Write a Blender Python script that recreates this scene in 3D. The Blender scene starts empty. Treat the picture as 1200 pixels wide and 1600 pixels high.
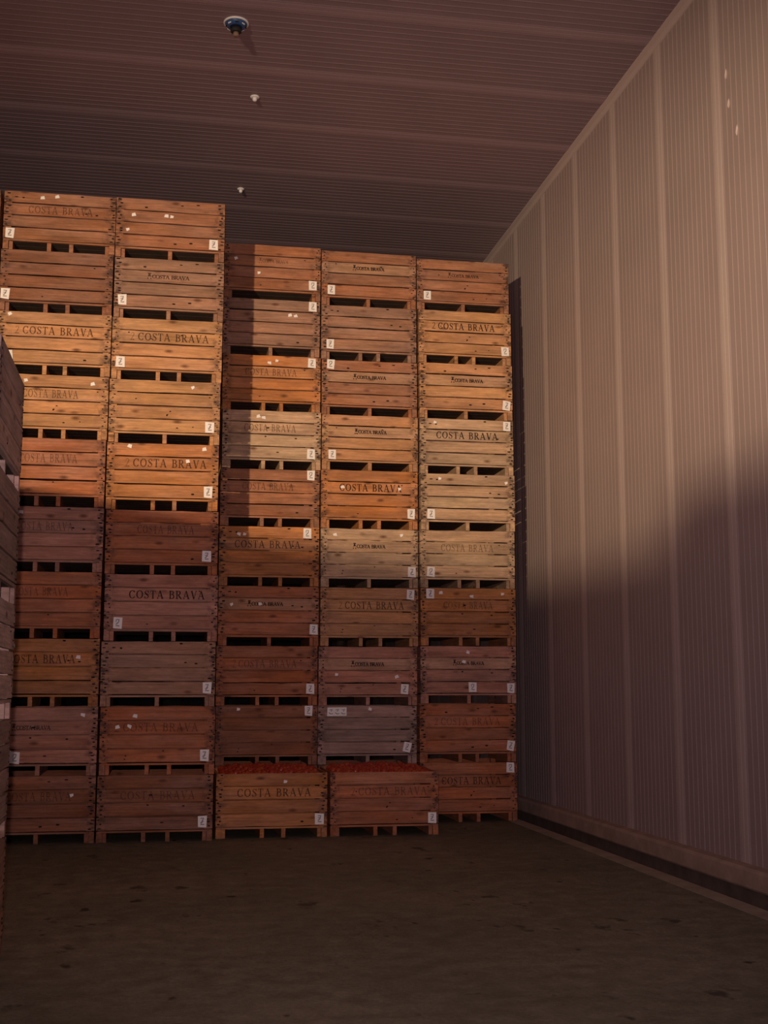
import bpy, bmesh, math, random
from mathutils import Vector, Matrix

random.seed(11)
scene = bpy.context.scene
COL = scene.collection
PI = math.pi

# ------------------------------------------------------------------ camera, world, lights, exposure
CAM_H = 1.585
cam_data = bpy.data.cameras.new('camera')
cam_data.sensor_fit = 'VERTICAL'
cam_data.sensor_height = 36.0
cam_data.lens = 1945.7 * 36.0 / 1600.0
cam_data.clip_end = 200
cam = bpy.data.objects.new('camera', cam_data)
cam.location = (0, 0, CAM_H)
cam.rotation_euler = (PI / 2 + 0.1401, 0, -0.1748)
COL.objects.link(cam)
scene.camera = cam

world = bpy.data.worlds.new('world')
scene.world = world
world.use_nodes = True
wbg = world.node_tree.nodes['Background']
wbg.inputs['Color'].default_value = (0.84, 0.74, 1.0, 1)
wbg.inputs['Strength'].default_value = 0.42

# floodlight standing behind and to one side of the photographer
def aim(o, target):
    d = Vector(target) - Vector(o.location)
    o.rotation_euler = d.to_track_quat('-Z', 'Y').to_euler()

LAMP = (-5.0, -3.5, 4.15)
sp = bpy.data.lights.new('floodlight', 'SPOT')
sp.energy = 10800
sp.color = (1.0, 0.75, 0.47)
sp.spot_size = math.radians(76)
sp.spot_blend = 1.0
sp.shadow_soft_size = 0.14
spo = bpy.data.objects.new('floodlight', sp)
spo.location = LAMP
aim(spo, (2.6, 13.2, 5.1))
spo.scale = (1.0, 0.31, 1.0)
COL.objects.link(spo)

# the camera's own flash
fl = bpy.data.lights.new('camera_flash', 'SPOT')
fl.energy = 1250
fl.color = (1.0, 0.74, 0.76)
fl.spot_size = math.radians(70)
fl.spot_blend = 1.0
fl.shadow_soft_size = 0.03
flo = bpy.data.objects.new('camera_flash', fl)
flo.location = (-0.07, 0.0, CAM_H + 0.03)
aim(flo, (2.0, 11.0, 3.4))
COL.objects.link(flo)

scene.view_settings.view_transform = 'Standard'
scene.view_settings.look = 'None'
scene.view_settings.gamma = 1.0
scene.view_settings.use_curve_mapping = False
scene.view_settings.exposure = 0.0

# ------------------------------------------------------------------ materials
def nodes_of(name):
    m = bpy.data.materials.new(name)
    m.use_nodes = True
    nt = m.node_tree
    b = nt.nodes['Principled BSDF']
    return m, nt, b

def N(nt, t, **kw):
    n = nt.nodes.new(t)
    for k, v in kw.items():
        setattr(n, k, v)
    return n

def math_node(nt, op, a, b=None, c=None, clamp=False):
    n = N(nt, 'ShaderNodeMath', operation=op, use_clamp=clamp)
    for i, v in enumerate((a, b, c)):
        if v is None: continue
        if isinstance(v, (int, float)): n.inputs[i].default_value = v
        else: nt.links.new(v, n.inputs[i])
    return n.outputs[0]

def map_range(nt, v, a, b, c, d):
    n = N(nt, 'ShaderNodeMapRange')
    nt.links.new(v, n.inputs['Value'])
    for k, x in zip(('From Min', 'From Max', 'To Min', 'To Max'), (a, b, c, d)):
        n.inputs[k].default_value = x
    return n.outputs['Result']

def mix_col(nt, mode, fac, a, b):
    n = N(nt, 'ShaderNodeMix', data_type='RGBA', blend_type=mode)
    for idx, v in ((0, fac), (6, a), (7, b)):
        if isinstance(v, (int, float)): n.inputs[idx].default_value = v
        elif isinstance(v, tuple): n.inputs[idx].default_value = v
        else: nt.links.new(v, n.inputs[idx])
    return n.outputs[2]

def noise(nt, vec, scale, detail=3, rough=0.55):
    n = N(nt, 'ShaderNodeTexNoise')
    n.inputs['Scale'].default_value = scale
    n.inputs['Detail'].default_value = detail
    n.inputs['Roughness'].default_value = rough
    nt.links.new(vec, n.inputs['Vector'])
    return n.outputs['Fac']

def scaled(nt, vec, s):
    n = N(nt, 'ShaderNodeVectorMath', operation='MULTIPLY')
    nt.links.new(vec, n.inputs[0])
    n.inputs[1].default_value = s
    return n.outputs[0]

def wood_material():
    m, nt, b = nodes_of('crate_wood')
    oi = N(nt, 'ShaderNodeObjectInfo')
    tc = N(nt, 'ShaderNodeTexCoord')
    rnd = math_node(nt, 'MULTIPLY', oi.outputs['Random'], 173.0)
    comb = N(nt, 'ShaderNodeCombineXYZ')
    for i in range(3): nt.links.new(rnd, comb.inputs[i])
    add = N(nt, 'ShaderNodeVectorMath', operation='ADD')
    nt.links.new(tc.outputs['Object'], add.inputs[0]); nt.links.new(comb.outputs[0], add.inputs[1])
    v = add.outputs[0]
    grain = noise(nt, scaled(nt, v, (2.0, 20, 55)), 1.0, 4, 0.6)
    blotch = noise(nt, scaled(nt, v, (2.2, 6, 9)), 1.0, 3, 0.55)
    fine = noise(nt, scaled(nt, v, (14, 60, 60)), 1.0, 2, 0.5)
    g = map_range(nt, grain, 0.3, 0.72, 0.70, 1.16)
    bl = map_range(nt, blotch, 0.3, 0.7, 0.72, 1.14)
    fi = map_range(nt, fine, 0.25, 0.75, 0.88, 1.12)
    k = math_node(nt, 'MULTIPLY', math_node(nt, 'MULTIPLY', g, bl), fi)
    # knots
    vor = N(nt, 'ShaderNodeTexVoronoi', feature='F1')
    vor.inputs['Scale'].default_value = 1.0
    nt.links.new(scaled(nt, v, (3.0, 2.0, 7.0)), vor.inputs['Vector'])
    knot = map_range(nt, vor.outputs['Distance'], 0.055, 0.19, 1.0, 0.0)
    # oil stains that sit round the nailed ends of the board
    sep = N(nt, 'ShaderNodeSeparateXYZ')
    nt.links.new(tc.outputs['Object'], sep.inputs[0])
    ax = math_node(nt, 'ABSOLUTE', sep.outputs[0])
    end = map_range(nt, ax, 0.44, 0.57, 0.0, 1.0)
    sn = noise(nt, scaled(nt, v, (13, 13, 16)), 1.0, 3, 0.6)
    st = math_node(nt, 'MULTIPLY', end, map_range(nt, sn, 0.44, 0.62, 0.0, 0.85), clamp=True)
    hue = noise(nt, scaled(nt, v, (1.1, 3, 4)), 1.0, 2, 0.5)
    c0 = mix_col(nt, 'MIX', map_range(nt, hue, 0.35, 0.7, 0.0, 0.35), oi.outputs['Color'], (0.36, 0.24, 0.20, 1))
    kc = N(nt, 'ShaderNodeCombineXYZ')
    for i in range(3): nt.links.new(k, kc.inputs[i])
    c1 = mix_col(nt, 'MULTIPLY', 1.0, c0, kc.outputs[0])
    c2 = mix_col(nt, 'MIX', math_node(nt, 'MULTIPLY', knot, 0.8), c1, (0.10, 0.035, 0.018, 1))
    c3 = mix_col(nt, 'MIX', st, c2, (0.055, 0.033, 0.03, 1))
    nt.links.new(c3, b.inputs['Base Color'])
    b.inputs['Roughness'].default_value = 0.82
    b.inputs['Specular IOR Level'].default_value = 0.2
    bump = N(nt, 'ShaderNodeBump')
    bump.inputs['Strength'].default_value = 0.35
    bump.inputs['Distance'].default_value = 0.004
    nt.links.new(grain, bump.inputs['Height']); nt.links.new(bump.outputs[0], b.inputs['Normal'])
    return m

def ink_material(name, col, lo, hi, scale):
    m, nt, b = nodes_of(name)
    b.inputs['Base Color'].default_value = col
    b.inputs['Roughness'].default_value = 0.9
    oi = N(nt, 'ShaderNodeObjectInfo'); tc = N(nt, 'ShaderNodeTexCoord')
    rnd = math_node(nt, 'MULTIPLY', oi.outputs['Random'], 91.0)
    comb = N(nt, 'ShaderNodeCombineXYZ')
    for i in range(3): nt.links.new(rnd, comb.inputs[i])
    add = N(nt, 'ShaderNodeVectorMath', operation='ADD')
    nt.links.new(tc.outputs['Object'], add.inputs[0]); nt.links.new(comb.outputs[0], add.inputs[1])
    n = noise(nt, add.outputs[0], scale, 3, 0.6)
    f = map_range(nt, n, lo, hi, 0.0, 1.0)
    nt.links.new(f, b.inputs['Alpha'])
    return m

def plain(name, col, rough=0.6, noise_scale=None, amt=0.15, metallic=0.0, spec=0.3):
    m, nt, b = nodes_of(name)
    b.inputs['Roughness'].default_value = rough
    b.inputs['Metallic'].default_value = metallic
    b.inputs['Specular IOR Level'].default_value = spec
    if noise_scale:
        tc = N(nt, 'ShaderNodeTexCoord')
        n = noise(nt, tc.outputs['Object'], noise_scale, 4, 0.6)
        f = map_range(nt, n, 0.3, 0.7, 0.0, 1.0)
        lo = tuple(c * (1 - amt) for c in col[:3]) + (1,)
        hi = tuple(min(1, c * (1 + amt)) for c in col[:3]) + (1,)
        nt.links.new(mix_col(nt, 'MIX', f, lo, hi), b.inputs['Base Color'])
    else:
        b.inputs['Base Color'].default_value = col
    return m

def floor_material():
    m, nt, b = nodes_of('worn_concrete')
    tc = N(nt, 'ShaderNodeTexCoord'); v = tc.outputs['Object']
    a = noise(nt, v, 0.45, 5, 0.6)
    f = noise(nt, v, 6.0, 5, 0.65)
    gr = noise(nt, v, 38.0, 3, 0.7)
    base = mix_col(nt, 'MIX', map_range(nt, a, 0.3, 0.7, 0, 1), (0.135, 0.128, 0.086, 1), (0.215, 0.185, 0.128, 1))
    k = math_node(nt, 'MULTIPLY', map_range(nt, f, 0.25, 0.75, 0.55, 1.4), map_range(nt, gr, 0.25, 0.75, 0.8, 1.2))
    kc = N(nt, 'ShaderNodeCombineXYZ')
    for i in range(3): nt.links.new(k, kc.inputs[i])
    c1 = mix_col(nt, 'MULTIPLY', 1.0, base, kc.outputs[0])
    s1 = noise(nt, scaled(nt, v, (2.2, 1.5, 1)), 1.0, 4, 0.62)
    s2 = noise(nt, scaled(nt, v, (4.5, 3.2, 1)), 1.0, 2, 0.5)
    stain = math_node(nt, 'MAXIMUM', map_range(nt, s1, 0.63, 0.69, 0, 0.75), map_range(nt, s2, 0.69, 0.74, 0, 0.9))
    c2 = mix_col(nt, 'MIX', stain, c1, (0.03, 0.024, 0.02, 1))
    nt.links.new(c2, b.inputs['Base Color'])
    nt.links.new(map_range(nt, f, 0.3, 0.7, 0.55, 0.8), b.inputs['Roughness'])
    b.inputs['Specular IOR Level'].default_value = 0.25
    bump = N(nt, 'ShaderNodeBump'); bump.inputs['Strength'].default_value = 0.25; bump.inputs['Distance'].default_value = 0.01
    nt.links.new(f, bump.inputs['Height']); nt.links.new(bump.outputs[0], b.inputs['Normal'])
    return m

WOOD = wood_material()
INK = {'strong': ink_material('black_stencil_ink', (0.022, 0.010, 0.008, 1), 0.28, 0.40, 40),
       'worn': ink_material('worn_stencil_ink', (0.032, 0.014, 0.010, 1), 0.32, 0.60, 30),
       'faint': ink_material('faded_stencil_ink', (0.05, 0.022, 0.016, 1), 0.38, 0.74, 26),
       'broken': ink_material('broken_stencil_ink', (0.035, 0.015, 0.010, 1), 0.45, 0.58, 17)}
NAIL = plain('rusty_nail', (0.016, 0.010, 0.009, 1), 0.9)
PAPER = plain('white_paper', (0.86, 0.80, 0.76, 1), 0.75, 30, 0.06)
PRINT = plain('tag_print', (0.33, 0.28, 0.28, 1), 0.85)
APPLE = None
PANEL = plain('painted_panel', (0.36, 0.275, 0.262, 1), 0.42, 1.3, 0.05, 0.0, 0.35)
STRIP = plain('joint_strip', (0.50, 0.395, 0.37, 1), 0.38, 2.0, 0.04, 0.0, 0.4)
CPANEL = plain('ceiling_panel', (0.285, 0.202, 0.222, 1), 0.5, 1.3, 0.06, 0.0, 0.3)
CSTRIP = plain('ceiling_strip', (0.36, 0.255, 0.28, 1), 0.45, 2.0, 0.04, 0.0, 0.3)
KERB = plain('kerb_concrete', (0.40, 0.28, 0.22, 1), 0.8, 5, 0.18)
GUTTER = plain('gutter_concrete', (0.13, 0.095, 0.075, 1), 0.9, 5, 0.25)
LIP = plain('pale_concrete', (0.34, 0.275, 0.215, 1), 0.8, 4, 0.2)
FLOOR = floor_material()
BLUE = plain('blue_plastic', (0.035, 0.085, 0.22, 1), 0.4)
WHITE = plain('white_plastic', (0.80, 0.78, 0.76, 1), 0.45)
BLACK = plain('black_rubber', (0.02, 0.018, 0.018, 1), 0.7)
BRASS = plain('dull_brass', (0.24, 0.15, 0.11, 1), 0.6)

# ------------------------------------------------------------------ helpers
def link(name, data, parent=None, loc=(0, 0, 0), rot=(0, 0, 0)):
    o = bpy.data.objects.new(name, data)
    o.location = loc; o.rotation_euler = rot
    if parent: o.parent = parent
    COL.objects.link(o)
    return o

def tag(o, label=None, cat=None, group=None, kind=None):
    if label: o['label'] = label
    if cat: o['category'] = cat
    if group: o['group'] = group
    if kind: o['kind'] = kind
    return o

def box(bm, x0, x1, y0, y1, z0, z1):
    v = [bm.verts.new(p) for p in ((x0, y0, z0), (x1, y0, z0), (x1, y1, z0), (x0, y1, z0), (x0, y0, z1), (x1, y0, z1), (x1, y1, z1), (x0, y1, z1))]
    for f in ((0, 3, 2, 1), (4, 5, 6, 7), (0, 1, 5, 4), (1, 2, 6, 5), (2, 3, 7, 6), (3, 0, 4, 7)):
        bm.faces.new([v[i] for i in f])

def mesh(name, bm, mat, smooth=False):
    bmesh.ops.recalc_face_normals(bm, faces=bm.faces)
    me = bpy.data.meshes.new(name)
    bm.to_mesh(me); bm.free()
    me.materials.append(mat)
    if smooth:
        for p in me.polygons: p.use_smooth = True
    return me

def lathe(bm, prof, seg=20):
    rings = []
    for r, z in prof:
        rings.append([bm.verts.new((r * math.cos(2 * PI * i / seg), r * math.sin(2 * PI * i / seg), z)) for i in range(seg)])
    for a, b in zip(rings, rings[1:]):
        for i in range(seg):
            bm.faces.new((a[i], a[(i + 1) % seg], b[(i + 1) % seg], b[i]))
    bm.faces.new(rings[0]); bm.faces.new(rings[-1])

# ------------------------------------------------------------------ the room
XW, HC = 4.626, 7.865
Y0R, Y1R = 0.0, 38.0
SEAM0, PW = 12.08, 1.252
XL = -7.5

bm = bmesh.new()
nx, ny = 24, 40
box(bm, XL, 4.30, -6.0, Y1R, -0.30, 0.0)
floor = tag(link('floor', mesh('floor', bm, FLOOR)), kind='structure')

def ribbed(length, width, ribs):
    """a panel in local coordinates: ribs run along X, spacing along Y, room side is +Z"""
    prof = [(0.0, 0.0)]
    m0 = 0.085
    step = (width - 2 * m0) / (ribs - 1)
    for i in range(ribs):
        c = m0 + i * step
        prof += [(c - 0.011, 0.0), (c - 0.005, 0.0028), (c + 0.005, 0.0028), (c + 0.011, 0.0)]
    prof += [(width, 0.0)]
    bm = bmesh.new()
    a = [bm.verts.new((0, y, z)) for y, z in prof]
    b = [bm.verts.new((length, y, z)) for y, z in prof]
    for i in range(len(prof) - 1):
        bm.faces.new((a[i], b[i], b[i + 1], a[i + 1]))
    c = [bm.verts.new((x, y, -0.08)) for x in (0, length) for y in (0, width)]
    bm.faces.new((c[0], c[1], c[3], c[2]))
    bm.faces.new((a[0], c[0], c[2], b[0])); bm.faces.new((a[-1], b[-1], c[3], c[1]))
    bm.faces.new(a + [c[1], c[0]]); bm.faces.new(b + [c[3], c[2]])
    return bm

def strip_mesh(name, length, mat, w=0.17):
    bm = bmesh.new()
    h = 0.0035
    prof = [(-w / 2, 0), (-w / 2 + 0.03, h), (-0.006, h), (0, h * 0.5), (0.006, h), (w / 2 - 0.03, h), (w / 2, 0)]
    a = [bm.verts.new((0, y, z)) for y, z in prof]; b = [bm.verts.new((length, y, z)) for y, z in prof]
    for i in range(len(prof) - 1): bm.faces.new((a[i], b[i], b[i + 1], a[i + 1]))
    bm.faces.new((a[0], a[-1], b[-1], b[0])); bm.faces.new(a); bm.faces.new(b)
    return mesh(name, bm, mat)

wall = tag(link('wall_right', None, None, (XW, 0, 0)), kind='structure')
ceil_ = tag(link('ceiling', None, None, (0, 0, HC)), kind='structure')
k0 = math.floor((Y0R - SEAM0) / PW); k1 = math.ceil((Y1R - SEAM0) / PW)
wp = mesh('wall_panel', ribbed(HC - 0.15, PW - 0.004, 12), PANEL)
ws = strip_mesh('wall_strip', HC - 0.15, STRIP)
cp = mesh('ceiling_panel', ribbed(XW - XL, PW - 0.004, 12), CPANEL)
cs = strip_mesh('ceiling_strip', XW - XL, CSTRIP, 0.17)
# local X -> up, local Y -> depth, local Z -> -X (into the room)
def basis(ex, ey, ez, loc):
    M = Matrix.Identity(4)
    for i in range(3):
        M[i][0] = ex[i]; M[i][1] = ey[i]; M[i][2] = ez[i]; M[i][3] = loc[i]
    return M
for k in range(k0, k1):
    y = SEAM0 + k * PW
    link('panel', wp, wall).matrix_local = basis((0, 0, 1), (0, 1, 0), (-1, 0, 0), (0, y + 0.002, 0.15))
    link('joint_strip', ws, wall).matrix_local = basis((0, 0, 1), (0, 1, 0), (-1, 0, 0), (-0.0005, y, 0.15))
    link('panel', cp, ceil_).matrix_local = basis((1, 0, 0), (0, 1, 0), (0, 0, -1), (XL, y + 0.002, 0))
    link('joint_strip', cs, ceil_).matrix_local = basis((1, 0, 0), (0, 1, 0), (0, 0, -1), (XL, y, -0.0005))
# small dents torn into the wall sheet
for (yy, zz, ln) in ((9.36, 6.78, 0.10), (9.33, 6.5, 0.09), (9.2, 6.2, 0.10)):
    bm = bmesh.new()
    bmesh.ops.create_icosphere(bm, subdivisions=1, radius=1)
    for v in bm.verts: v.co = Vector((v.co.x * 0.012, v.co.y * 0.012, v.co.z * ln / 2))
    link('dent', mesh('dent', bm, STRIP), wall, (-0.006, yy, zz), (0.12, 0, 0))

bm = bmesh.new()
y0, y1 = SEAM0 + k0 * PW, SEAM0 + k1 * PW
box(bm, XL, XW + 0.08, Y1R, Y1R + 0.1, -0.3, HC + 0.08)
tag(link('wall_back', mesh('wall_back', bm, plain('shade_dark_back_wall', (0.045, 0.04, 0.045, 1), 0.8, 2.0, 0.2))), kind='structure')  # shade painted into the wall colour, so gaps under crates look dark

def extrude_y(prof, ya, yb, mat, name):
    bm = bmesh.new()
    a = [bm.verts.new((x, ya, z)) for x, z in prof]; b = [bm.verts.new((x, yb, z)) for x, z in prof]
    n = len(prof)
    for i in range(n): bm.faces.new((a[i], a[(i + 1) % n], b[(i + 1) % n], b[i]))
    bm.faces.new(a); bm.faces.new(b)
    return tag(link(name, mesh(name, bm, mat)), kind='structure')
# coved corner between wall and ceiling
extrude_y([(XW, HC), (XW - 0.07, HC), (XW - 0.066, HC - 0.01), (XW - 0.03, HC - 0.03), (XW - 0.01, HC - 0.066), (XW, HC - 0.07)], y0, Y1R, STRIP, 'trim_1')
# kerb the wall stands on, gutter beneath it, pale floor edge
extrude_y([(XW + 0.08, 0.03), (XW - 0.085, 0.03), (XW - 0.095, 0.045), (XW - 0.095, 0.165), (XW - 0.075, 0.19), (XW - 0.01, 0.20), (XW + 0.08, 0.20)], y0, Y1R, KERB, 'trim_2')
extrude_y([(4.30, -0.30), (4.30, -0.12), (XW - 0.03, -0.12), (XW - 0.03, 0.03), (XW + 0.08, 0.03), (XW + 0.08, -0.30)], y0, Y1R, GUTTER, 'trim_3')
extrude_y([(4.14, 0.0), (4.14, 0.006), (4.28, 0.012), (4.305, 0.004), (4.305, -0.1), (4.30, -0.1), (4.30, 0.0)], y0, Y1R, LIP, 'trim_4')
# unseen blocker added left of the camera to shade lower crates and wall
bm = bmesh.new()
box(bm, -2.42, -2.30, 0.36, 10.4, 0.0, 3.79)
box(bm, -2.42, -2.30, -1.2, 0.36, 0.0, 3.92)
tag(link('shadow_blocker', mesh('shadow_blocker', bm, PANEL)), kind='structure')
bm = bmesh.new()
box(bm, XL - 0.1, XL, -6.0, 12.0, 0.0, HC)
box(bm, XL - 0.1, -3.15, 12.0, 12.1, 0.0, HC)  # unseen return and inner wall, added to block floodlight from behind the stacks
box(bm, -3.25, -3.15, 12.1, Y1R, 0.0, HC)
tag(link('wall_left_and_blocker', mesh('wall_left_and_blocker', bm, PANEL)), kind='structure')

# ------------------------------------------------------------------ stencil lettering
class Pen:
    def __init__(s): s.bm = bmesh.new()
    def stroke(s, pts, ws):
        n = len(pts); L = []; R = []
        for i in range(n):
            a = Vector(pts[max(i - 1, 0)]); b = Vector(pts[min(i + 1, n - 1)])
            t = (b - a).normalized(); nn = Vector((-t.y, t.x)); c = Vector(pts[i]); w = ws[i] / 2
            L.append(s.bm.verts.new((*(c + nn * w), 0))); R.append(s.bm.verts.new((*(c - nn * w), 0)))
        for i in range(n - 1): s.bm.faces.new((L[i], R[i], R[i + 1], L[i + 1]))
    def line(s, a, b, w): s.stroke([a, b], [w, w])
    def poly(s, pts): s.bm.faces.new([s.bm.verts.new((x, y, 0)) for x, y in pts])
    def arc(s, cx, cy, rx, ry, a0, a1, thick, thin, n=14):
        pts, ws = [], []
        for i in range(n + 1):
            t = math.radians(a0 + (a1 - a0) * i / n)
            pts.append((cx + rx * math.cos(t), cy + ry * math.sin(t)))
            ws.append(thin + (thick - thin) * abs(math.cos(t)) ** 1.5)
        s.stroke(pts, ws)

TK, TN = 0.17, 0.075
def glyph(p, ch, x, T=TK, t=TN):
    """draws one serif capital of cap height 1 at x, returns its advance"""
    S = lambda a, b: (x + a, b)
    if ch == 'C':
        p.arc(x + .42, .5, .37, .47, 42, 318, T, t); p.line(S(.70, .99), S(.70, .68), t); p.line(S(.70, .30), S(.70, .06), t * .8); return .86
    if ch == 'O':
        p.arc(x + .44, .5, .38, .47, 0, 360, T, t, 22); return .94
    if ch == 'S':
        pts = [(.56, .78), (.50, .91), (.34, .97), (.17, .91), (.11, .76), (.19, .62), (.36, .52), (.52, .40), (.58, .25), (.50, .10), (.32, .03), (.15, .09), (.08, .24)]
        ws = [t, t, t, t, T * .8, T, T * 1.1, T, T * .8, t, t, t, t]
        p.stroke([S(*q) for q in pts], ws); p.line(S(.60, 1.0), S(.60, .72), t); p.line(S(.06, .0), S(.06, .28), t); return .70
    if ch == 'T':
        p.line(S(.38, 0), S(.38, .97), T); p.line(S(.02, .965), S(.74, .965), t); p.line(S(.04, 1), S(.04, .74), t); p.line(S(.72, 1), S(.72, .74), t); p.line(S(.22, .03), S(.54, .03), t); return .80
    if ch == 'A':
        p.line(S(.10, .02), S(.42, 1.0), t); p.line(S(.42, 1.0), S(.78, .02), T); p.line(S(.20, .34), S(.64, .34), t)
        p.line(S(0, .03), S(.24, .03), t); p.line(S(.62, .03), S(.94, .03), t); return .94
    if ch == 'B':
        p.line(S(.18, 0), S(.18, 1), T); p.line(S(.02, .965), S(.40, .965), t); p.line(S(.02, .035), S(.42, .035), t); p.line(S(.2, .53), S(.42, .53), t)
        p.arc(x + .38, .745, .22, .215, -90, 90, T, t, 8); p.arc(x + .40, .28, .28, .245, -90, 90, T, t, 8); return .80
    if ch == 'R':
        p.line(S(.18, 0), S(.18, 1), T); p.line(S(.02, .965), S(.40, .965), t); p.line(S(.02, .035), S(.36, .035), t); p.line(S(.2, .50), S(.40, .50), t)
        p.arc(x + .38, .73, .24, .235, -90, 90, T, t, 8); p.line(S(.38, .50), S(.74, .03), T); p.line(S(.66, .03), S(.90, .03), t); return .90
    if ch == 'V':
        p.line(S(.14, .98), S(.46, 0), T); p.line(S(.46, 0), S(.76, .98), t); p.line(S(0, .97), S(.32, .97), t); p.line(S(.62, .97), S(.90, .97), t); return .90
    if ch == '2':
        p.stroke([S(*q) for q in [(.08, .74), (.14, .90), (.30, .97), (.46, .90), (.50, .74), (.40, .52), (.08, .06)]], [t, t, t, T * .8, T, T * .8, t]); p.line(S(.04, .06), S(.56, .06), T * .8); return .66
    return .48                                                        # space

def emblem(p):
    """the small mark in front of the short lettering: bar, body, two feet"""
    p.poly([(-.05, 1.45), (.85, 1.45), (.70, 1.18), (.12, 1.18)])
    p.poly([(.22, 1.15), (.58, 1.15), (.80, .40), (.52, .52), (.28, .52), (.0, .40)])
    p.poly([(-.08, .10), (.16, .14), (.16, -.22), (-.08, -.26)]); p.poly([(.62, .14), (.88, .10), (.88, -.26), (.62, -.22)])

def text_mesh(kind):
    p = Pen(); x = 0.0
    if kind == 'small':
        x = 1.05
        for i, ch in enumerate('COSTA BRAVA'):
            if i == 6: first = print_from(p, 'lettering_' + kind); p = Pen()
            x += glyph(p, ch, x, .24, .13) * .92
    else:
        for i, ch in enumerate('COSTA BRAVA'):
            if i == 6: first = print_from(p, 'lettering_' + kind); p = Pen()
            x += glyph(p, ch, x) + 0.13
    return (first, print_from(p, 'lettering_' + kind)), x
def print_from(p, name):
    bm = p.bm
    for v in bm.verts: v.co = Vector((v.co.x, 0, v.co.y))
    me = bpy.data.meshes.new(name)
    bm.to_mesh(me); bm.free()
    # faces must look towards -Y
    for pl in me.polygons:
        if pl.normal.y > 0: pl.flip()
    me.update()
    return me
MARK = {}
_p = Pen(); emblem(_p); _em = print_from(_p, 'emblem')
_p = Pen(); glyph(_p, '2', -1.15, .13, .07); _p.line((-1.3, .02), (-.5, .02), .06); _nm = print_from(_p, 'numeral')
for ink in INK:
    c = _em.copy(); c.materials.append(INK[ink]); MARK['small', ink] = ('emblem', c)
    c = _nm.copy(); c.materials.append(INK['worn' if ink == 'strong' else 'faint']); MARK['prefixed', ink] = ('numeral', c)
TEXT = {}
for kind in ('plain', 'prefixed', 'small'):
    me, wid = text_mesh(kind)
    for ink in INK:
        cc = [w.copy() for w in me]
        for c in cc: c.materials.append(INK[ink])
        TEXT[kind, ink] = (cc, wid)

# ------------------------------------------------------------------ crate meshes, shared by all crates
W, D, H = 1.19, 1.0, 0.6985
BT = 0.020
ZB = 0.120                      # where the side boards start
BP = (H - ZB) / 4               # board pitch
BH = BP - 0.013                 # board height

def board_mesh(name, length, seed):
    r = random.Random(seed)
    bm = bmesh.new()
    n = 6; rings = []
    for i in range(n + 1):
        x = -length / 2 + length * i / n
        zt = BH / 2 + r.uniform(-.0035, .0025); zb = -BH / 2 + r.uniform(-.0025, .0035); yo = r.uniform(-.0015, .0015)
        rings.append([bm.verts.new(q) for q in ((x, yo, zb), (x, yo, zt), (x, yo + BT, zt), (x, yo + BT, zb))])
    for a, b in zip(rings, rings[1:]):
        for i in range(4): bm.faces.new((a[i], b[i], b[(i + 1) % 4], a[(i + 1) % 4]))
    bm.faces.new(rings[0]); bm.faces.new(rings[-1])
    return mesh(name, bm, WOOD)
FRONT = [board_mesh('front_board', W, s) for s in range(6)]
SIDE = [board_mesh('side_board', D - 2 * BT - 0.004, 50 + s) for s in range(3)]
def boxmesh(name, *a):
    bm = bmesh.new(); box(bm, *a); return mesh(name, bm, WOOD)
# skids run front to back: local X is their length
SKID = boxmesh('skid', -D / 2 + 0.004, D / 2 - 0.004, -0.029, 0.029, 0.0, 0.098)
INNER = boxmesh('skid_block', -D / 2 + 0.03, D / 2 - 0.03, -0.02, 0.02, 0.0, 0.098)
MID = boxmesh('mid_skid', -D / 2 + 0.022, D / 2 - 0.022, -0.022, 0.022, 0.0, 0.098)
POST = boxmesh('corner_post', -0.03, 0.03, -0.03, 0.03, 0.0, H - ZB - 0.01)
bm = bmesh.new()
for i in range(6):
    y = -D / 2 + 0.002 + i * (D - 0.004) / 6
    box(bm, -W / 2 + 0.003, W / 2 - 0.003, max(y, -D / 2 + 0.03), y + (D - 0.004) / 6 - (0.012 if i < 5 else 0), 0.0985, ZB - 0.002)
DECK_SHADE = plain('shade_dark_timber', (0.085, 0.052, 0.036, 1), 0.95, 6, 0.3)  # deck timber darkened to put shade into the skid openings
DECK = mesh('deck', bm, DECK_SHADE)
RAIL = boxmesh('base_rail', -W / 2 + 0.003, W / 2 - 0.003, -D / 2 + 0.002, -D / 2 + 0.0285, 0.0985, ZB - 0.002)

def nails_mesh(seed, heavy):
    r = random.Random(seed)
    bm = bmesh.new()
    def nail(x, z, y, ry):
        L = r.uniform(.008, .015) * (1.6 if heavy else 1); hgt = r.uniform(.005, .008) * (1.25 if heavy else 1)
        p = []
        for k in range(6):
            a = k * PI / 3
            p.append((x + L * math.cos(a), y - .0028, z + hgt * math.sin(a)))
        f = [bm.verts.new(q) for q in p]; g = [bm.verts.new((q[0], y, q[2])) for q in p]
        bm.faces.new(f)
        for k in range(6): bm.faces.new((f[k], f[(k + 1) % 6], g[(k + 1) % 6], g[k]))
    for b in range(4):
        zc = ZB + BP * (b + .5)
        for sgn in (-1, 1):
            for q in range(3):
                nail(sgn * (W / 2 - r.uniform(.02, .06)), zc + (q - 1) * .042 + r.uniform(-.008, .008), -D / 2, 0)
        if r.random() < .5:
            for q in range(r.randint(1, 3)):
                nail(r.uniform(-.5, .5), zc + r.uniform(-.05, .05), -D / 2, 0)
    return mesh('nails', bm, NAIL)
NAILS = [nails_mesh(s, s % 2) for s in range(8)]

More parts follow.
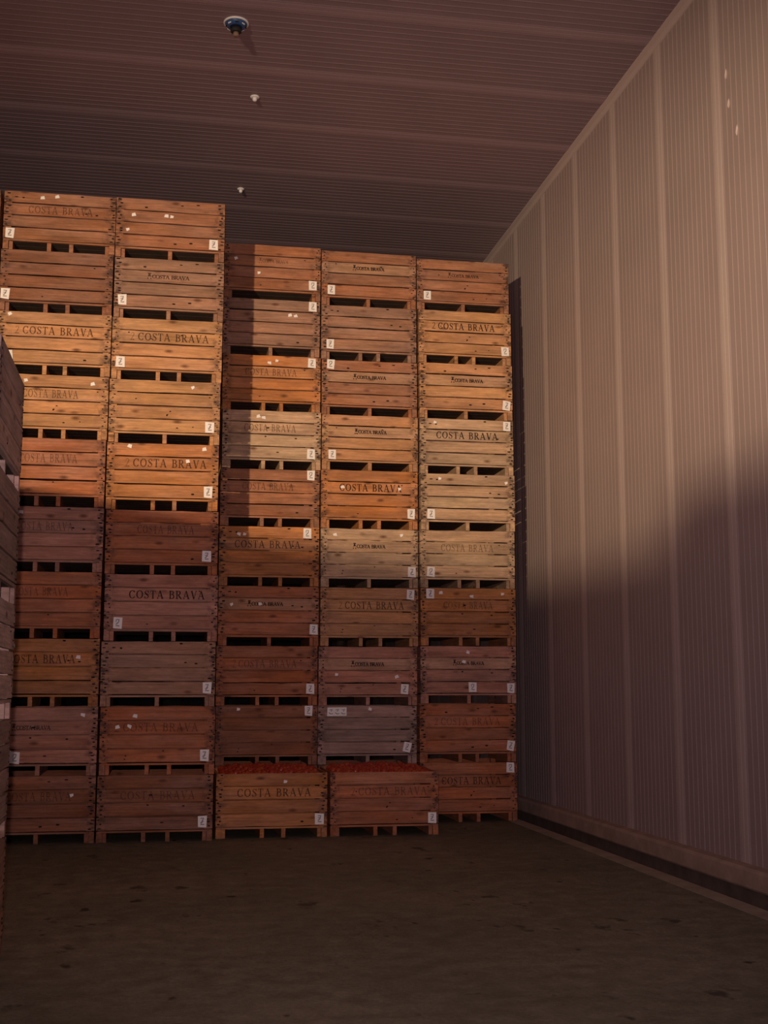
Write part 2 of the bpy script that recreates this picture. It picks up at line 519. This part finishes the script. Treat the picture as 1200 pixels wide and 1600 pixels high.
def paper_mesh(name, w, h, seed, wob=0.004):
    r = random.Random(seed)
    bm = bmesh.new()
    j = lambda: r.uniform(-wob, wob)
    pts = [(-w / 2 + j(), -h / 2 + j()), (w / 2 + j(), -h / 2 + j()), (w / 2 + j(), h / 2 + j()), (-w / 2 + j(), h / 2 + j())]
    a = [bm.verts.new((x, -0.004 - abs(j()), z)) for x, z in pts]; b = [bm.verts.new((x, 0.0, z)) for x, z in pts]
    bm.faces.new(a); bm.faces.new(b)
    for i in range(4): bm.faces.new((a[i], a[(i + 1) % 4], b[(i + 1) % 4], b[i]))
    return mesh(name, bm, PAPER)
TAGS = [paper_mesh('paper_tag', 0.094, 0.118, s) for s in range(4)]
WIDETAG = paper_mesh('wide_label', 0.235, 0.105, 9)
SCRAPS = [paper_mesh('paper_scrap', 0.044, 0.034, 20 + s, 0.006) for s in range(4)]
def print_mesh(kind):
    p = Pen()
    if kind == 'wide':
        for cx in (-.072, 0.004, .076):
            for (a, b, w) in (((-.022, .022), (.020, .026), .008), ((.012, .020), (-.004, .002), .009), ((-.026, -.012), (-.008, -.026), .012), ((-.010, -.026), (.024, -.024), .010)):
                p.line((cx + a[0], a[1]), (cx + b[0], b[1]), w)
    else:
        v = int(kind)
        p.line((-.018, .034), (.018, .036), .009)
        p.line((.014, .030), (-.002 + .006 * v, .008), .010)
        p.line((.010, .008), (-.016, -.018), .012 if v else .016)
        p.line((-.018, -.030), (.022, -.030), .011)
        if v == 1: p.line((-.018, .012), (.012, .012), .008)
        if v == 2: p.line((-.016, .030), (-.016, .006), .008)
    for q in p.bm.verts: q.co = Vector((q.co.x, 0, q.co.y))
    me = bpy.data.meshes.new('print'); p.bm.to_mesh(me); p.bm.free()
    for pl in me.polygons:
        if pl.normal.y > 0: pl.flip()
    me.materials.append(PRINT)
    return me
PRINTS = {k: print_mesh(k) for k in ('0', '1', '2', 'wide')}

TONE = {'orange': (.52, .205, .066), 'pale orange': (.58, .285, .125), 'brown': (.39, .158, .075), 'dark brown': (.29, .110, .052),
        'tan': (.56, .36, .215), 'pinkish': (.49, .222, .148), 'reddish': (.45, .148, .060), 'grey brown': (.40, .205, .125), 'weathered grey': (.37, .235, .19)}

def zb(board):                    # centre height of board 1 (top) .. 4 (bottom)
    return ZB + BP * (4 - board + .5)

crate_no = 0
def crate(loc, rotz, tone, gap=3, text=None, tags=(), scraps=(), height=H, label='', full=True, extra=None):
    """text: (kind, ink, x0, x1) as fractions of the width; tags: (x, board, tilt); scraps: (x, board)"""
    global crate_no
    crate_no += 1
    r = random.Random(1000 + crate_no * 7)
    root = link('fruit_crate', None, None, loc, (0, 0, rotz))
    root.scale = (1, 1, height / H)
    tag(root, label, 'crate', 'stacked wooden fruit crates')
    base = TONE[tone]
    def tint(o, amt=.14):
        k = 1 + r.uniform(-amt, amt); w = r.uniform(-.05, .05)
        o.color = (min(1, base[0] * k * (1 + w * .4)), min(1, base[1] * k * (1 - w * .6)), min(1, base[2] * k * (1 - w)), 1)
        return o
    lettered = None
    for b in range(1, 5):
        f = tint(link('board', r.choice(FRONT), root, (0, -D / 2, zb(b) + r.uniform(-.002, .002)), (r.uniform(-.01, .01), r.uniform(-.0022, .0022), 0)))
        if b == 2: lettered = f
        tint(link('board', r.choice(FRONT), root, (0, D / 2, zb(b)), (0, 0, PI)))
        tint(link('board', r.choice(SIDE), root, (-W / 2, 0, zb(b)), (0, 0, -PI / 2)))
        tint(link('board', r.choice(SIDE), root, (W / 2, 0, zb(b)), (0, 0, PI / 2)))
    for sx in (-1, 1):
        for sy in (-1, 1):
            tint(link('corner_post', POST, root, (sx * (W / 2 - BT - .031), sy * (D / 2 - BT - .031), ZB)))
        tint(link('skid', SKID, root, (sx * (W / 2 - .031), 0, 0), (0, 0, PI / 2)), .16)
        tint(link('skid', INNER, root, (sx * (W / 2 - .083), 0, 0), (0, 0, PI / 2)), .1)
    for mx in {1: (), 2: (0.0,), 3: (-.105, .125)}[gap]:
        tint(link('skid', MID, root, (mx + r.uniform(-.012, .012), 0, 0), (0, 0, PI / 2)), .12)
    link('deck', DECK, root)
    tint(link('base_rail', RAIL, root), .15)
    if full:
        tag(link('nails', r.choice(NAILS), root), kind='stuff')
    if text:
        kind, ink, x0, x1 = text
        if kind == 'small' and ink == 'strong':      # these boards are of paler wood
            lettered.color = tuple(.45 * p + .55 * q for p, q in zip(lettered.color, (.56, .35, .215, 1)))
        me, wid = TEXT[kind, ink]
        s = (x1 - x0) * W / wid
        cap = .042 if kind == 'small' else .086
        for w in me:
            o = link('lettering', w, lettered, ((x0 - .5) * W, -0.0035, -cap / 2 + .003))
            o.scale = (s, 1, cap)
        if (kind, ink) in MARK:
            o2 = link(MARK[kind, ink][0], MARK[kind, ink][1], lettered, o.location)
            o2.scale = o.scale
    for i, t in enumerate(tags):
        x, b, tilt = t
        o = link('paper_tag', WIDETAG if x == .19 and b == 1 else r.choice(TAGS), root, ((x - .5) * W, -D / 2 - .002, zb(b) + r.uniform(-.01, .01)), (0, tilt, 0))
        tag(o, 'white paper tag')
        link('print', PRINTS['wide' if o.data is WIDETAG else str(r.randint(0, 2))], o, (0, -.0085, 0))
    for x, b in scraps:
        o = link('paper_scrap', r.choice(SCRAPS), root, ((x - .5) * W, -D / 2 - .002, zb(b) + r.uniform(-.03, .03)), (0, r.uniform(-.4, .4), 0))
    return root

ORD = ['top', 'second from top', 'third from top', 'fourth from top', 'fifth from top', 'fifth from floor', 'fourth from floor', 'third from floor', 'second from floor', 'bottom']
COLN = {5: 'column beside the wall', 4: 'second column from the wall', 3: 'third column from the wall', 2: 'fourth column from the wall', 1: 'fifth column from the wall', 0: 'sixth column from the wall'}
TEXTW = {'plain': 'large lettering', 'prefixed': 'large lettering', 'small': 'small lettering', None: 'no lettering'}

TOPS = {0: [6.966, 6.305, 5.615, 4.925], 1: [6.966, 6.305, 5.615, 4.925, 4.23, 3.495, 2.80, 2.10, 1.39, .685], 2: [6.969, 6.287, 5.602, 4.911, 4.212, 3.48, 2.787, 2.076, 1.389, .684],
        3: [7.001, 6.312, 5.605, 4.915, 4.196, 3.5, 2.785, 2.076, 1.379, .69], 4: [6.979, 6.28, 5.589, 4.9, 4.215, 3.496, 2.782, 2.077, 1.376, .69], 5: [6.954, 6.289, 5.609, 4.904, 4.204, 3.501, 2.792, 2.09, 1.396, .70]}
CX = {0: [-2.455] * 10, 1: [-1.226, -1.235, -1.232, -1.245, -1.255, -1.252, -1.252, -1.25, -1.245, -1.245], 2: [-.028, -.028, -.033, -.042, -.046, -.038, -.027, -.04, -.029, -.04],
      3: [1.218, 1.212, 1.23, 1.235, 1.224, 1.226, 1.226, 1.216, 1.218, 1.222], 4: [2.424, 2.427, 2.437, 2.442, 2.435, 2.436, 2.437, 2.422, 2.417, 2.43], 5: [3.632, 3.648, 3.660, 3.665, 3.667, 3.657, 3.660, 3.657, 3.644, 3.648]}
YF = {0: 13.49, 1: 13.49, 2: 13.49, 3: 14.80, 4: 14.80, 5: 14.80}

B = lambda x0, x1, ink='worn': ('plain', ink, x0, x1)
P = lambda x0, x1, ink='worn': ('prefixed', ink, x0, x1)
S = lambda x0, x1, ink='strong': ('small', ink, x0, x1)
SPEC = {
 0: [('brown', 3, None, [], []), ('dark brown', 3, None, [], []), ('pale orange', 3, None, [], []), ('brown', 3, None, [], [])],
 1: [('brown', 3, B(.22, .80, 'broken'), [(.06, 4, .03)], [(.34, 1), (.47, 1)]),
     ('dark brown', 3, None, [(.05, 4, .04)], []),
     ('pale orange', 3, P(.22, .85), [(.10, 4, -.12)], [(.10, 1)]),
     ('pale orange', 3, B(.25, .74, 'broken'), [], [(.27, 1), (.86, 1)]),
     ('reddish', 3, B(.25, .76, 'faint'), [], []),
     ('pinkish', 3, B(.24, .74, 'faint'), [], [(.20, 1), (.28, 1)]),
     ('reddish', 3, B(.25, .72, 'faint'), [], []),
     ('orange', 3, B(.22, .80), [], [(.26, 1), (.82, 2)]),
     ('pinkish', 2, S(.28, .60, 'worn'), [(.24, 4, 0), (.31, 4, .05)], [(.87, 1)]),
     ('dark brown', 2, B(.25, .80, 'faint'), [], [(.80, 2)])],
 2: [('brown', 2, None, [(.90, 4, 0)], [(.16, 2), (.46, 2), (.51, 2), (.11, 3)]),
     ('grey brown', 2, S(.30, .68, 'worn'), [(.075, 4, -.06)], []),
     ('pale orange', 3, P(.235, .885, 'worn'), [(.08, 4, 0)], []),
     ('pale orange', 2, None, [(.91, 4, 0)], [(.75, 1)]),
     ('orange', 3, P(.235, .90, 'worn'), [(.91, 4, 0)], [(.20, 1), (.87, 1), (.72, 2)]),
     ('reddish', 3, B(.28, .79, 'broken'), [(.90, 4, 0)], []),
     ('pinkish', 3, B(.215, .89, 'strong'), [(.12, 4, .05)], []),
     ('grey brown', 2, None, [(.93, 4, 0)], []),
     ('reddish', 3, P(.20, .86, 'faint'), [(.91, 4, 0)], [(.30, 1), (.15, 2), (.25, 2)]),
     ('dark brown', 3, B(.20, .85, 'faint'), [(.91, 4, 0)], [])],
 3: [('brown', 1, S(.36, .66, 'faint'), [(.92, 4, 0)], [(.12, 2), (.36, 3)]),
     ('grey brown', 2, None, [(.925, 1, 0)], [(.69, 2), (.745, 2)]),
     ('orange', 3, B(.23, .76, 'broken'), [(.91, 1, 0)], [(.47, 1), (.55, 1)]),
     ('tan', 3, B(.22, .75, 'broken'), [(.90, 4, 0)], [(.36, 1), (.41, 1)]),
     ('brown', 3, B(.22, .74, 'broken'), [(.91, 1, 0)], []),
     ('orange', 3, B(.155, .82, 'worn'), [(.88, 1, 0)], [(.19, 1), (.25, 1)]),
     ('reddish', 2, S(.29, .64, 'strong'), [(.95, 4, 0)], [(.13, 2), (.41, 2)]),
     ('reddish', 3, P(.22, .80, 'faint'), [(.93, 4, 0)], []),
     ('dark brown', 3, None, [(.91, 1, 0)], [(.22, 1)]),
     ('dark brown', 3, None, [], [])],
 4: [('brown', 2, S(.33, .66), [(.10, 4, 0)], []),
     ('grey brown', 3, None, [(.09, 4, 0)], []),
     ('brown', 2, S(.33, .67), [(.09, 1, .05)], []),
     ('pale orange', 2, S(.34, .67), [(.105, 4, 0)], []),
     ('orange', 3, B(.19, .84, 'strong'), [(.93, 4, 0)], [(.215, 2), (.81, 2)]),
     ('tan', 2, S(.33, .66), [(.935, 4, 0)], [(.14, 1), (.83, 1)]),
     ('pale orange', 3, P(.25, .86, 'worn'), [(.92, 1, .05)], []),
     ('pinkish', 2, S(.33, .66, 'strong'), [(.87, 4, .08)], [(.18, 3), (.79, 3)]),
     ('weathered grey', 2, None, [(.19, 1, 0), (.90, 4, .22)], [(.52, 1)]),
     ('dark brown', 3, None, [], [])],
 5: [('brown', 2, S(.34, .67, 'worn'), [(.11, 4, 0)], []),
     ('pale orange', 3, P(.21, .83, 'strong'), [(.935, 4, -.05)], []),
     ('pale orange', 2, S(.34, .68), [(.935, 4, .1)], []),
     ('tan', 3, B(.175, .84, 'strong'), [(.93, 1, 0)], [(.16, 1)]),
     ('tan', 2, None, [(.105, 4, 0)], [(.20, 1), (.91, 1)]),
     ('tan', 3, B(.22, .78, 'faint'), [(.11, 4, .05)], []),
     ('orange', 3, B(.24, .76, 'broken'), [(.10, 1, 0)], [(.21, 1), (.53, 1), (.86, 1)]),
     ('pinkish', 2, S(.34, .66), [(.54, 4, 0), (.94, 4, 0)], [(.49, 1), (.45, 2)]),
     ('reddish', 3, P(.22, .84, 'faint'), [(.94, 4, .15)], []),
     ('reddish', 3, B(.22, .84, 'worn'), [(.93, 1, 0)], [])],
}
for c in range(6):
    tops = TOPS[c]
    n = len(SPEC[c])
    for i in range(n):
        tone, gap, text, tags, scraps = SPEC[c][i]
        bottom = tops[i + 1] if i + 1 < len(tops) else (0.0 if len(tops) == 10 else tops[i] - H)
        feat = TEXTW[text[0] if text else None]
        if c in (3, 4) and i == 9:
            lab = f'{tone} wooden crate behind an open apple crate, {ORD[i]} of {COLN[c]}'
        elif c == 0:
            lab = f'sliver of {tone} wooden crate, {ORD[i]}, {COLN[0]}'
        else:
            lab = f'{tone} wooden crate with {feat}, {ORD[i]}, {COLN[c]}'
        jy = random.uniform(-.012, .012) if i < 9 else 0
        if c == 0 and i > 2: continue
        if c == 0:
            jy = 0
        crate((CX[c][i], YF[c] + D / 2 + jy, bottom), random.uniform(-.004, .004), tone, gap, text, tags, scraps, tops[i] - bottom - .001, lab)
# column at the far edge of the frame stands on crates too
for i in range(3, 10):
    t = TOPS[1]; bottom = t[i + 1] if i < 9 else 0.0
    crate((CX[0][0], YF[0] + D / 2, bottom), 0, 'brown', 3, None, (), (), t[i] - bottom - .001, f'brown wooden crate behind the near stack, {ORD[i]}, {COLN[0]}', False)

# two open crates standing on the floor in front, filled with apples
OPEN = [crate((1.187, 13.62 + D / 2, 0), 0.004, 'orange', 3, B(.19, .86, 'worn'), [(.93, 4, 0)], [(.62, 1)], .682, 'open orange wooden crate filled with apples, on floor beside fourth column'),
        crate((2.416, 13.62 + D / 2, 0), -0.006, 'reddish', 3, P(.26, .90, 'faint'), [(.94, 4, 0)], [], .682, 'open reddish wooden crate filled with apples, nearest the wall, on floor')]

# near stack at the edge of the frame: five crates, seen along their side
TONE['pale grey brown'] = (.56, .375, .31)
near_tones = ['pale grey brown', 'weathered grey', 'pale grey brown', 'weathered grey', 'grey brown']
for i in range(5):
    crate((-0.905 - D / 2, 8.0 - W / 2, (4 - i) * H), PI / 2 + random.uniform(-.003, .003), near_tones[i], 2, None, (), (), H - .001,
          f'{near_tones[i]} wooden crate in the near stack, ' + ['its topmost', 'second from its top', 'the middle one', 'second from the floor', 'lowest on the floor'][i])

# ------------------------------------------------------------------ apples
def apple_material():
    m, nt, b = nodes_of('apple_skin')
    oi = N(nt, 'ShaderNodeObjectInfo'); tc = N(nt, 'ShaderNodeTexCoord')
    n = noise(nt, tc.outputs['Object'], 22, 2)
    f = math_node(nt, 'MULTIPLY', oi.outputs['Random'], map_range(nt, n, .3, .7, .3, 1.0))
    nt.links.new(mix_col(nt, 'MIX', f, (.30, .016, .008, 1), (.42, .075, .02, 1)), b.inputs['Base Color'])
    b.inputs['Roughness'].default_value = .35
    return m
bm = bmesh.new()
prof = [(.004, .030), (.014, .036), (.026, .034), (.037, .020), (.040, .002), (.036, -.018), (.024, -.033), (.010, -.036), (.003, -.032)]
lathe(bm, prof, 9)
AP = mesh('apple', bm, apple_material(), True)
ra = random.Random(5)
for ci, c in enumerate(OPEN):
    lab = 'red apple heaped in the open orange crate' if ci == 0 else 'red apple heaped in the open reddish crate nearest the wall'
    for row in range(11):
        for k in range(13):
            x = -.51 + (k + (.5 if row % 2 else 0)) * .085
            if x > .52 or (abs(x) > .44 and row in (0, 10)): continue
            y = -.42 + row * .084
            z = .652 + .035 * min(1, (row + .5) / 7) - .03 * (abs(x) / .55) ** 4 + ra.uniform(-.012, .014)
            o = link('apple', AP, None, (c.location.x + x + ra.uniform(-.002, .002), c.location.y + y + ra.uniform(-.003, .003), z), (ra.uniform(-.8, .8), ra.uniform(-.8, .8), ra.uniform(0, 6)))
            tag(o, lab, 'apple', 'apples in open crate ' + ('by the tall column' if ci == 0 else 'by the wall'))

# ------------------------------------------------------------------ ceiling fittings
f = tag(link('ceiling_fitting', None, None, (.544, 11.18, HC)), 'round blue ceiling fitting with pale rim and dark hanging nozzle', 'ceiling fitting')
bm = bmesh.new(); lathe(bm, [(.118, 0), (.122, -.008), (.118, -.018), (.104, -.020), (.104, 0)], 28); link('rim', mesh('rim', bm, WHITE, True), f)
bm = bmesh.new(); lathe(bm, [(.106, -.004), (.104, -.022), (.085, -.048), (.055, -.060), (.05, -.004)], 28); bowl = link('bowl', mesh('bowl', bm, BLUE, True), f)
for k in range(8):
    a = k * PI / 4
    bm = bmesh.new(); box(bm, -.016, .016, -.005, .005, -.006, .006)
    link('slot', mesh('slot', bm, WHITE if k % 2 else BLACK), bowl, (.092 * math.cos(a), .092 * math.sin(a), -.041), (0.6, 0, a - PI / 2))
bm = bmesh.new(); lathe(bm, [(.052, -.05), (.052, -.098), (.046, -.104), (.03, -.104)], 20); link('nozzle', mesh('nozzle', bm, BLACK, True), f)
bm = bmesh.new(); lathe(bm, [(.026, -.10), (.03, -.128), (.026, -.140), (.012, -.144)], 14); link('tip', mesh('tip', bm, BRASS, True), f)
for (x, y, s, lab) in ((.828, 12.66, 1.0, 'small white sprinkler head on ceiling, beyond the blue fitting'), (.833, 15.19, .9, 'small white sprinkler head on ceiling, just above the stacked crates')):
    g = tag(link('sprinkler_head', None, None, (x, y, HC)), lab, 'sprinkler', 'small white sprinkler heads')
    bm = bmesh.new(); lathe(bm, [(.050 * s, 0), (.050 * s, -.008), (.044 * s, -.014), (.02 * s, -.016)], 16); link('plate', mesh('plate', bm, WHITE, True), g)
    bm = bmesh.new(); lathe(bm, [(.022 * s, -.012), (.026 * s, -.035), (.018 * s, -.05), (.006 * s, -.054)], 14); link('knob', mesh('knob', bm, WHITE, True), g)
